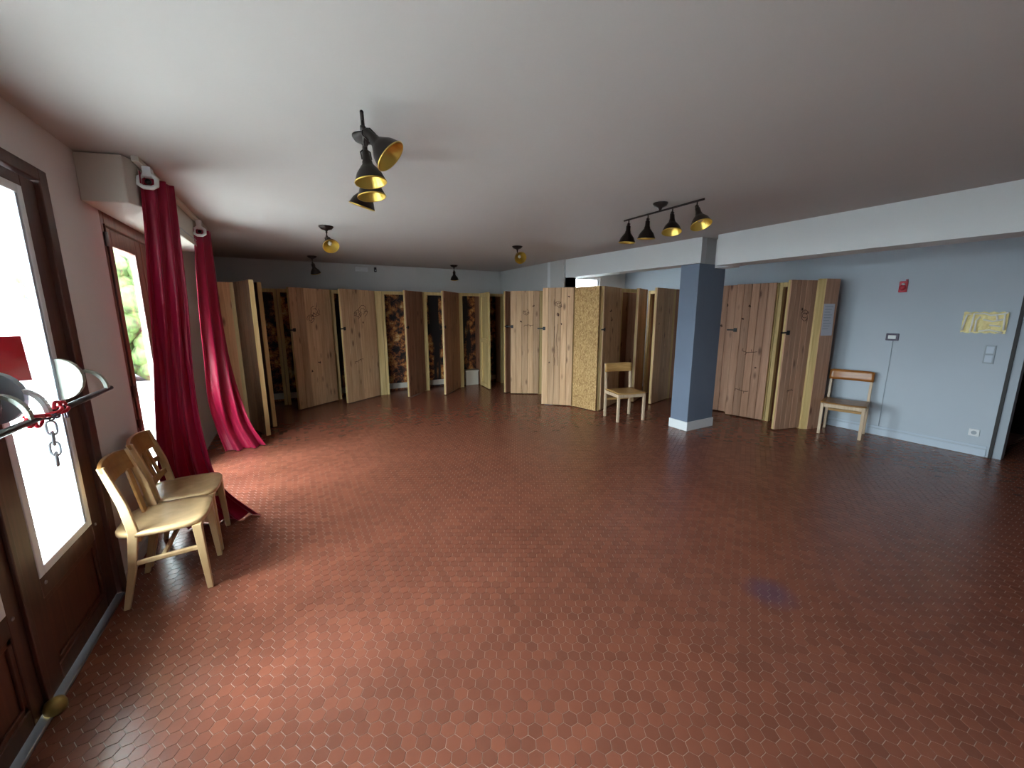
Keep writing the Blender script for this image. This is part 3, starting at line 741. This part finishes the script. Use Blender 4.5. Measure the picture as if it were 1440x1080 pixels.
# ------------------------------------------------------------------ chairs
def beech_chair(label, loc, rz, lattice):
    """front is local -Y; varnished chair with a saddle seat, splayed bent back legs, broad curved top rail"""
    root = thing('beech_chair', label, 'chair', loc, rz, 'beech chairs by the glass door')
    hw = .18
    def o(n, b, m, bv=.004): return obj(n, b, m, root, bv, local=True)
    # seat
    P = []; n = 14
    rim = []
    for k in range(40):
        a = 2 * PI * k / 40; ca, sa = math.cos(a), math.sin(a); e = 4.0
        x = .206 * math.copysign(abs(ca) ** (2 / e), ca); y = .205 * math.copysign(abs(sa) ** (2 / e), sa)
        x *= 1 - .10 * (y / .205 > 0) * (y / .205)
        rim.append((x, y))
    rings = [(1.0, .412), (1.0, .428), (.975, .437), (.8, .434), (.5, .428), (.02, .425)]
    vs = [(x * s * .97, y * s * .97, .412) for s in (.02,) for x, y in rim]
    b = MB(); V_ = []
    for s, z in [(.02, .412)] + rings: V_ += [(x * s, y * s, z + .006 * (1 - s) * 0) for x, y in rim]
    m_ = len(rim); F_ = []
    for i in range(len(rings)):
        for k in range(m_): F_.append((i * m_ + k, i * m_ + (k + 1) % m_, (i + 1) * m_ + (k + 1) % m_, (i + 1) * m_ + k))
    F_ += [tuple(range(m_ - 1, -1, -1)), tuple(len(rings) * m_ + k for k in range(m_))]
    b.add(V_, F_, True); obj('seat', b, MT['beech'], root, local=True)
    for s in (-1, 1):
        o('front_leg', MB().bar((s * hw, -.185, .0), (s * (hw - .008), -.165, .412), .026, .028, w2=.042, d2=.044), MT['beech'])
        pts = [(s * hw, .185, 0), (s * hw, .135, .22), (s * hw, .105, .44), (s * (hw - .003), .128, .60), (s * (hw - .01), .185, .815)]
        wd = [.028, .036, .044, .040, .030]; b = MB(); vv = []
        for p, w_ in zip(pts, wd):
            for i, j in ((-1, -1), (1, -1), (1, 1), (-1, 1)): vv.append((p[0] + i * .013, p[1] + j * w_ / 2, p[2]))
        ff = [(3, 2, 1, 0), (16, 17, 18, 19)] + [(4 * q + k, 4 * q + (k + 1) % 4, 4 * q + 4 + (k + 1) % 4, 4 * q + 4 + k) for q in range(4) for k in range(4)]
        b.add(vv, ff); o('back_leg', b, MT['beech'])
        o('side_stretcher', MB().bar((s * hw, -.17, .27), (s * hw, .135, .255), .018, .028), MT['beech'], .006)
    o('seat_rail', MB().box(-hw + .02, hw - .02, -.178, -.158, .365, .410), MT['beech'])
    o('seat_rail', MB().box(-hw + .02, hw - .02, .085, .105, .365, .410), MT['beech'])
    o('cross_stretcher', MB().box(-hw, hw, -.01, .01, .252, .276), MT['beech'])
    # curved top rail
    def rail(z0, z1, y0, sl, bow, th, name, m):
        A = []; nn = 10
        for i in range(nn + 1):
            t = i / nn * 2 - 1; x = t * (hw + .004); y = y0 + bow * (1 - t * t)
            A.append((x, y))
        b = MB(); vv = []
        for (x, y) in A:
            crown = .012 * (1 - (x / hw) ** 2)
            vv += [(x, y - th / 2, z0), (x, y + th / 2, z0), (x, y + sl + th / 2, z1 + crown), (x, y + sl - th / 2, z1 + crown)]
        ff = [(0, 1, 2, 3), (nn * 4 + 3, nn * 4 + 2, nn * 4 + 1, nn * 4)]
        for i in range(nn):
            for k in range(4): ff.append((i * 4 + k, i * 4 + 4 + k, i * 4 + 4 + (k + 1) % 4, i * 4 + (k + 1) % 4))
        b.add(vv, ff); o(name, b, m)
    rail(.70, .815, .155, .030, .030, .020, 'top_rail', MT['beechback'])
    if lattice:
        rail(.50, .530, .118, .007, .012, .018, 'lower_rail', MT['beechback'])
        for x in (-.075, .0, .075): o('back_slat', MB().bar((x, .128, .51), (x, .178, .71), .036, .014), MT['beechback'])
        rail(.60, .625, .138, .007, .026, .014, 'middle_rail', MT['beechback'])
    else:
        o('back_slat', MB().bar((.118, .125, .40), (.118, .172, .71), .055, .014), MT['beechback'])
    return root
beech_chair('beech chair nearest the glass door, its seat in front of its twin', (-.735, 2.875, 0), PI / 2, False)
beech_chair('beech chair with a slatted back, tucked between its twin and the red curtain', (-.735, 3.300, 0), PI / 2, True)

def school_chair(label, loc, rz, backmat, seatmat, wid=.43, dep=.42):
    root = thing('school_chair', label, 'chair', loc, rz, 'square-legged wooden chairs')
    hw = wid / 2 - .018; hd_ = dep / 2 - .018
    def o(n, b, m, bv=.004): return obj(n, b, m, root, bv, local=True)
    for s in (-1, 1):
        o('front_leg', MB().bar((s * hw, -hd_, 0), (s * hw, -hd_, .415), .034, .036), MT['paleleg'])
        o('back_leg', MB().bar((s * hw, hd_, 0), (s * hw, hd_, .44), .032, .038).bar((s * hw, hd_, .43), (s * hw, hd_ + .035, .825), .030, .038, w2=.028, d2=.028), MT['paleleg'])
        o('side_rail', MB().box(s * hw - .011, s * hw + .011, -hd_ + .015, hd_ - .015, .365, .412), MT['paleleg'])
    for y in (-hd_, hd_): o('seat_rail', MB().box(-hw + .015, hw - .015, y - .010, y + .010, .365, .412), MT['paleleg'])
    o('stretcher', MB().box(-hw + .014, hw - .014, hd_ - .012, hd_ + .012, .255, .290), MT['tanply'])
    # dished seat
    P = []
    for i in range(9):
        v = i / 8; row = []
        for j in range(11):
            u = j / 10 * 2 - 1
            row.append((u * (wid / 2 + .004), -dep / 2 - .008 + v * (dep - .02), .424 + .010 * u * u + .008 * v - .004))
        P.append(row)
    so = obj('seat', MB().grid(P), seatmat, root, local=True)
    md = so.modifiers.new('solid', 'SOLIDIFY'); md.thickness = .012; md.offset = 0
    # curved back board
    P = []
    for i in range(5):
        z = .695 + .135 * i / 4; row = []
        for j in range(13):
            u = j / 12 * 2 - 1; tilt = hd_ + .035 * (z - .43) / .395
            row.append((u * (wid / 2 + .002), tilt - .026 + .022 * (1 - u * u), z - .012 * (i == 4) * (abs(u) > .95)))
        P.append(row)
    bo = obj('back_board', MB().grid(P), backmat, root, local=True)
    md = bo.modifiers.new('solid', 'SOLIDIFY'); md.thickness = .012; md.offset = 0
    return root
school_chair('pale-legged chair with a tan back board standing left of the slate blue pillar', (4.335, 4.285, 0), math.atan2(-.107, .45), MT['tanply'], MT['tanply'], .46, .42)
school_chair('wooden chair with an orange brown back board against the pale blue wall', (6.285, 2.285, 0), -PI / 2 + .0 + math.radians(14), MT['orangeply'], MT['beechback'], .45, .42)

# ------------------------------------------------------------------ spotlights
def shade(root, p, d, s=1.0, m=None):
    """one spot: hanger, socket and a flared reflector. p = hanger foot on its support, d = aim direction"""
    p = Vector(p); d = Vector(d).normalized()
    k = p + Vector((0, 0, -.045 * s))
    sp = obj('spot_arm', MB().tube([p, k], .006 * s, 8).lathe(k, [(.012 * s, -.012 * s), (.012 * s, .012 * s)], (1, 0, 0), 10), MT['bronze'], root)
    yk = MB(); sd_ = d.cross(Vector((0, 1, 0)));
    if sd_.length < .2: sd_ = d.cross(Vector((1, 0, 0)))
    sd_.normalize()
    yk.tube([k, k + sd_ * .026 * s + d * .02 * s, k + sd_ * .026 * s + d * .06 * s], .004 * s, 6)
    yk.tube([k, k - sd_ * .026 * s + d * .02 * s, k - sd_ * .026 * s + d * .06 * s], .004 * s, 6)
    obj('spot_yoke', yk, MT['bronze'], sp)
    body = MB().lathe(k, [(.012 * s, .012 * s), (.020 * s, .02 * s), (.024 * s, .065 * s), (.028 * s, .072 * s), (.029 * s, .085 * s), (.045 * s, .105 * s), (.068 * s, .135 * s), (.082 * s, .170 * s), (.087 * s, .180 * s)], d, 24, cap=False)
    sh = obj('spot_shade', body, MT['bronze'], root)
    inn = MB().lathe(k, [(.085 * s, .180 * s), (.079 * s, .168 * s), (.064 * s, .135 * s), (.040 * s, .107 * s), (.018 * s, .095 * s), (.001, .094 * s)], d, 24, cap=False)
    obj('reflector', inn, MT['gold'], sh)
    obj('rim', MB().lathe(k, [(.087 * s, .178 * s), (.089 * s, .182 * s), (.086 * s, .186 * s), (.084 * s, .180 * s)], d, 24, cap=False), MT['gold'], sh)
    obj('bulb', MB().lathe(k, [(.008 * s, .09 * s), (.012 * s, .10 * s), (.024 * s, .125 * s), (.020 * s, .142 * s), (.001, .150 * s)], d, 14), MT['bulb'], sh)
def track_light(label, x, y, aims, az=0.):
    sa, ca = math.sin(az), math.cos(az)
    root = thing('track_spotlight', label, 'ceiling light', (x, y, ZC), -az, 'four-spot ceiling lights')
    obj('canopy', MB().lathe((x, y, ZC), [(.062, -.001), (.062, -.008), (.05, -.026), (.02, -.038), (.012, -.05), (.012, -.062)], n=24), MT['bronze'], root)
    zb = ZC - .066
    obj('bar', MB().tube([(x - .42 * sa, y - .42 * ca, zb), (x + .42 * sa, y + .42 * ca, zb)], .0085, 10), MT['bronze'], root)
    for q, d in zip((-.36, -.13, .13, .36), aims): shade(root, (x + q * sa, y + q * ca, zb), d, .9)
    return root
track_light('bar of four bronze spots nearest the viewer, one gold bowl turned to the right', .43, 2.37, [(.50, -.25, -.55), (.10, -.12, -1), (.10, -.10, -1), (-.25, .25, -1)], math.radians(11))
track_light('bar of four bronze spots on the ceiling above the pillar side of the room', 2.86, 2.52, [(-.12, -.42, -1), (-.18, -.18, -1), (.05, .1, -1), (0, .08, -1)])
def single_spot(label, x, y, d):
    root = thing('single_spotlight', label, 'ceiling light', (x, y, ZC), 0, 'single ceiling spots')
    obj('canopy', MB().lathe((x, y, ZC), [(.075, -.001), (.075, -.008), (.055, -.03), (.02, -.042), (.010, -.05), (.010, -.07)], n=24), MT['bronze'], root)
    shade(root, (x, y, ZC - .065), d, .95)
single_spot('single bronze spot on the left side of the ceiling, its bowl turned to the viewer', .43, 4.89, (.12, -.65, -.6))
single_spot('small dark spot hanging near the back wall above the left planked door', .41, 7.50, (.25, .35, -1))
single_spot('small dark spot hanging near the back wall above the forest panels', 2.93, 7.62, (.15, .3, -1))
single_spot('single bronze spot on the right side of the ceiling before the beam end', 2.90, 5.05, (-.25, -1, -.45))

# ------------------------------------------------------------------ small things on the walls
vg = thing('wall_vent', 'pale slatted vent high on the back wall under the ceiling', 'vent', (1.30, YB, 2.41))
obj('frame', MB().box(1.17, 1.42, YB - .012, YB, 2.38, 2.475), MT['wallb'], vg, .003)
for k in range(5): obj('slat', MB().bar((1.18, YB - .016, 2.393 + k * .017), (1.41, YB - .016, 2.393 + k * .017), .003, .012, (0, -.6, 1)), MT['beam'], vg)
sn = thing('wall_sensor', 'small dark sensor beside the slatted vent on the back wall', 'sensor', (1.55, YB, 2.43))
obj('body', MB().box(1.528, 1.572, YB - .05, YB, 2.38, 2.47), MT['bar'], sn, .008)
obj('lens', MB().lathe((1.55, YB - .05, 2.41), [(.014, 0), (.010, .008)], (0, -1, 0), 12), MT['greyplastic'], sn)

al = thing('fire_alarm', 'red fire alarm sounder high on the pale blue wall', 'alarm', (XR, 2.008, 1.905))
obj('base', MB().box(XR - .02, XR, 1.968, 2.048, 1.83, 1.965), MT['alarm'], al, .008)
obj('horn', MB().lathe((XR - .02, 2.008, 1.885), [(.034, 0), (.034, .014), (.028, .03), (.012, .036)], (-1, 0, 0), 18), MT['alarm'], al)
obj('flasher', MB().lathe((XR - .02, 2.004, 1.925), [(.015, 0), (.015, .02), (.006, .03)], (-1, 0, 0), 14), MT['white'], al)
obj('clip', MB().box(XR - .028, XR - .004, 1.972, 1.988, 1.962, 1.984), MT['burgundy'], al)
th = thing('call_point', 'small violet-framed wall box with a wire running down to the skirting', 'wall box', (XR, 2.03, 1.28))
obj('frame', MB().box(XR - .02, XR, 1.968, 2.092, 1.238, 1.327), MT['violet'], th, .006)
obj('cover', MB().box(XR - .027, XR - .018, 1.992, 2.068, 1.258, 1.305), MT['white'], th, .004)
obj('wire', MB().tube([(XR - .005, 2.02, 1.24), (XR - .005, 2.018, .9), (XR - .005, 2.022, .5), (XR - .005, 2.02, .122)], .0035, 6), MT['greyplastic'], th)

gp = thing('gold_plaque', 'crumpled gold and white foil plaque on the wall by the doorway', 'plaque', (XR, 1.295, 1.47))
P = []; rr = random.Random(11)
for i in range(13):
    row = []
    for j in range(19):
        y = 1.455 - j / 18 * .325 - .0 + (.012 if i == 12 else 0) * 0; z = 1.365 + i / 12 * .225 + .006 * math.sin(j * 1.7) * (i in (0, 12))
        row.append((XR - .012 - .010 * rr.random() - (.010 if (j + i // 4) % 5 < 2 else 0), y, z))
    P.append(row)
b = MB().grid(P); b.sm = [False] * len(b.f)
fo = obj('foil', b, MT['goldfoil'], gp); md = fo.modifiers.new('solid', 'SOLIDIFY'); md.thickness = .002
st = MB()
for (pts) in ([(1.445, 1.39), (1.425, 1.56), (1.395, 1.57)], [(1.38, 1.375), (1.372, 1.575)], [(1.37, 1.57), (1.30, 1.575), (1.25, 1.555), (1.17, 1.57), (1.135, 1.585)],
              [(1.345, 1.38), (1.35, 1.50), (1.325, 1.54)], [(1.32, 1.385), (1.24, 1.40), (1.15, 1.375)], [(1.30, 1.51), (1.23, 1.49), (1.16, 1.515)], [(1.25, 1.45), (1.17, 1.44)], [(1.155, 1.57), (1.145, 1.40)], [(1.21, 1.56), (1.20, 1.50)]):
    st.tube([(XR - .036, y, z) for y, z in pts] , .0085, 6)
obj('relief_stroke', st, MT['whitefoil'], gp)
lsw = thing('light_switch', 'pale grey double light switch below the gold plaque', 'switch', (XR, 1.21, 1.13))
obj('plate', MB().box(XR - .010, XR, 1.17, 1.25, 1.035, 1.235), MT['greyplastic'], lsw, .004)
for z in (1.05, 1.145): obj('rocker', MB().box(XR - .016, XR - .008, 1.182, 1.238, z, z + .078), MT['skirt'], lsw, .003)
so_ = thing('wall_socket', 'pale wall socket just above the skirting near the doorway', 'socket', (XR, 1.2, .25))
obj('plate', MB().box(XR - .012, XR, 1.158, 1.242, .215, .295), MT['white'], so_, .005)
obj('socket_well', MB().lathe((XR - .012, 1.2, .255), [(.022, 0), (.022, .002), (.018, .001)], (-1, 0, 0), 16), MT['greyplastic'], so_)
# card taped on the glass, chain between the panic bars
cd = MB(); xg = XL - .018
cd.add([(xg, 2.12, 1.315), (xg, 2.37, 1.327), (xg + .004, 2.52, 1.312), (xg, 2.515, 1.505), (xg, 2.30, 1.512), (xg, 2.12, 1.516)] + [(xg + .003, 2.12, 1.315), (xg + .003, 2.37, 1.327), (xg + .007, 2.52, 1.312), (xg + .003, 2.515, 1.505), (xg + .003, 2.30, 1.512), (xg + .003, 2.12, 1.516)],
       [(5, 4, 3, 2, 1, 0), (6, 7, 8, 9, 10, 11)] + [(i, (i + 1) % 6, 6 + (i + 1) % 6, 6 + i) for i in range(6)])
tag(obj('red_card', cd, MT['red']), 'plain red card taped to the glass of the left door', 'card')
def link(b, c, ax, nrm, L=.020, W=.011, r=.0036):
    ax = Vector(ax).normalized(); nrm = Vector(nrm).normalized(); sd_ = ax.cross(nrm).normalized(); c = Vector(c)
    pts = []
    for k in range(16):
        a = 2 * PI * k / 16; x = math.copysign(abs(math.cos(a)) ** .6, math.cos(a)) * L; y = math.copysign(abs(math.sin(a)) ** .8, math.sin(a)) * W
        pts.append(c + ax * x + sd_ * y)
    return b.tube(pts, r, 6, True)
ch = thing('security_chain', 'steel and red plastic chain tying the two door bars together', 'chain', (XL + .13, 2.2, 1.19))
xc = XL + .13
for k in range(4):
    obj('steel_link', link(MB(), (xc + .012, 2.195 - .003 * k, 1.155 - .042 * k), (0, -.05, -1), (1, .25, 0) if k % 2 else (.25, 1, 0), .028, .016, .0045), MT['steel'], ch)
for k, (y, z) in enumerate([(2.10, 1.212), (2.125, 1.222), (2.15, 1.20), (2.17, 1.215)]):
    obj('red_link', link(MB(), (xc, y, z - .004), (0, 1, .3 * (-1) ** k), (0, .2, 1) if k % 2 else (1, 0, 0), .024, .019, .007), MT['redplastic'], ch)
for k, (y, z) in enumerate([(2.275, 1.215), (2.30, 1.225), (2.325, 1.205), (2.345, 1.215)]):
    obj('red_link', link(MB(), (xc, y, z - .004), (0, 1, .3 * (-1) ** k), (1, 0, 0) if k % 2 else (0, .2, 1), .024, .019, .007), MT['redplastic'], ch)
for k in range(4):
    obj('violet_link', link(MB(), (xc + .01, 2.195 + .022 * k, 1.196 - .004 * (k % 2)), (0, 1, 0), (1, 0, 0) if k % 2 else (0, 0, 1), .018, .010, .004), MT['violet'], ch)
obj('shackle', MB().tube([(xc + .004, 2.335, 1.20), (xc + .004, 2.34, 1.165), (xc + .004, 2.355, 1.16), (xc + .004, 2.362, 1.195)], .004, 8), MT['violet'], ch)
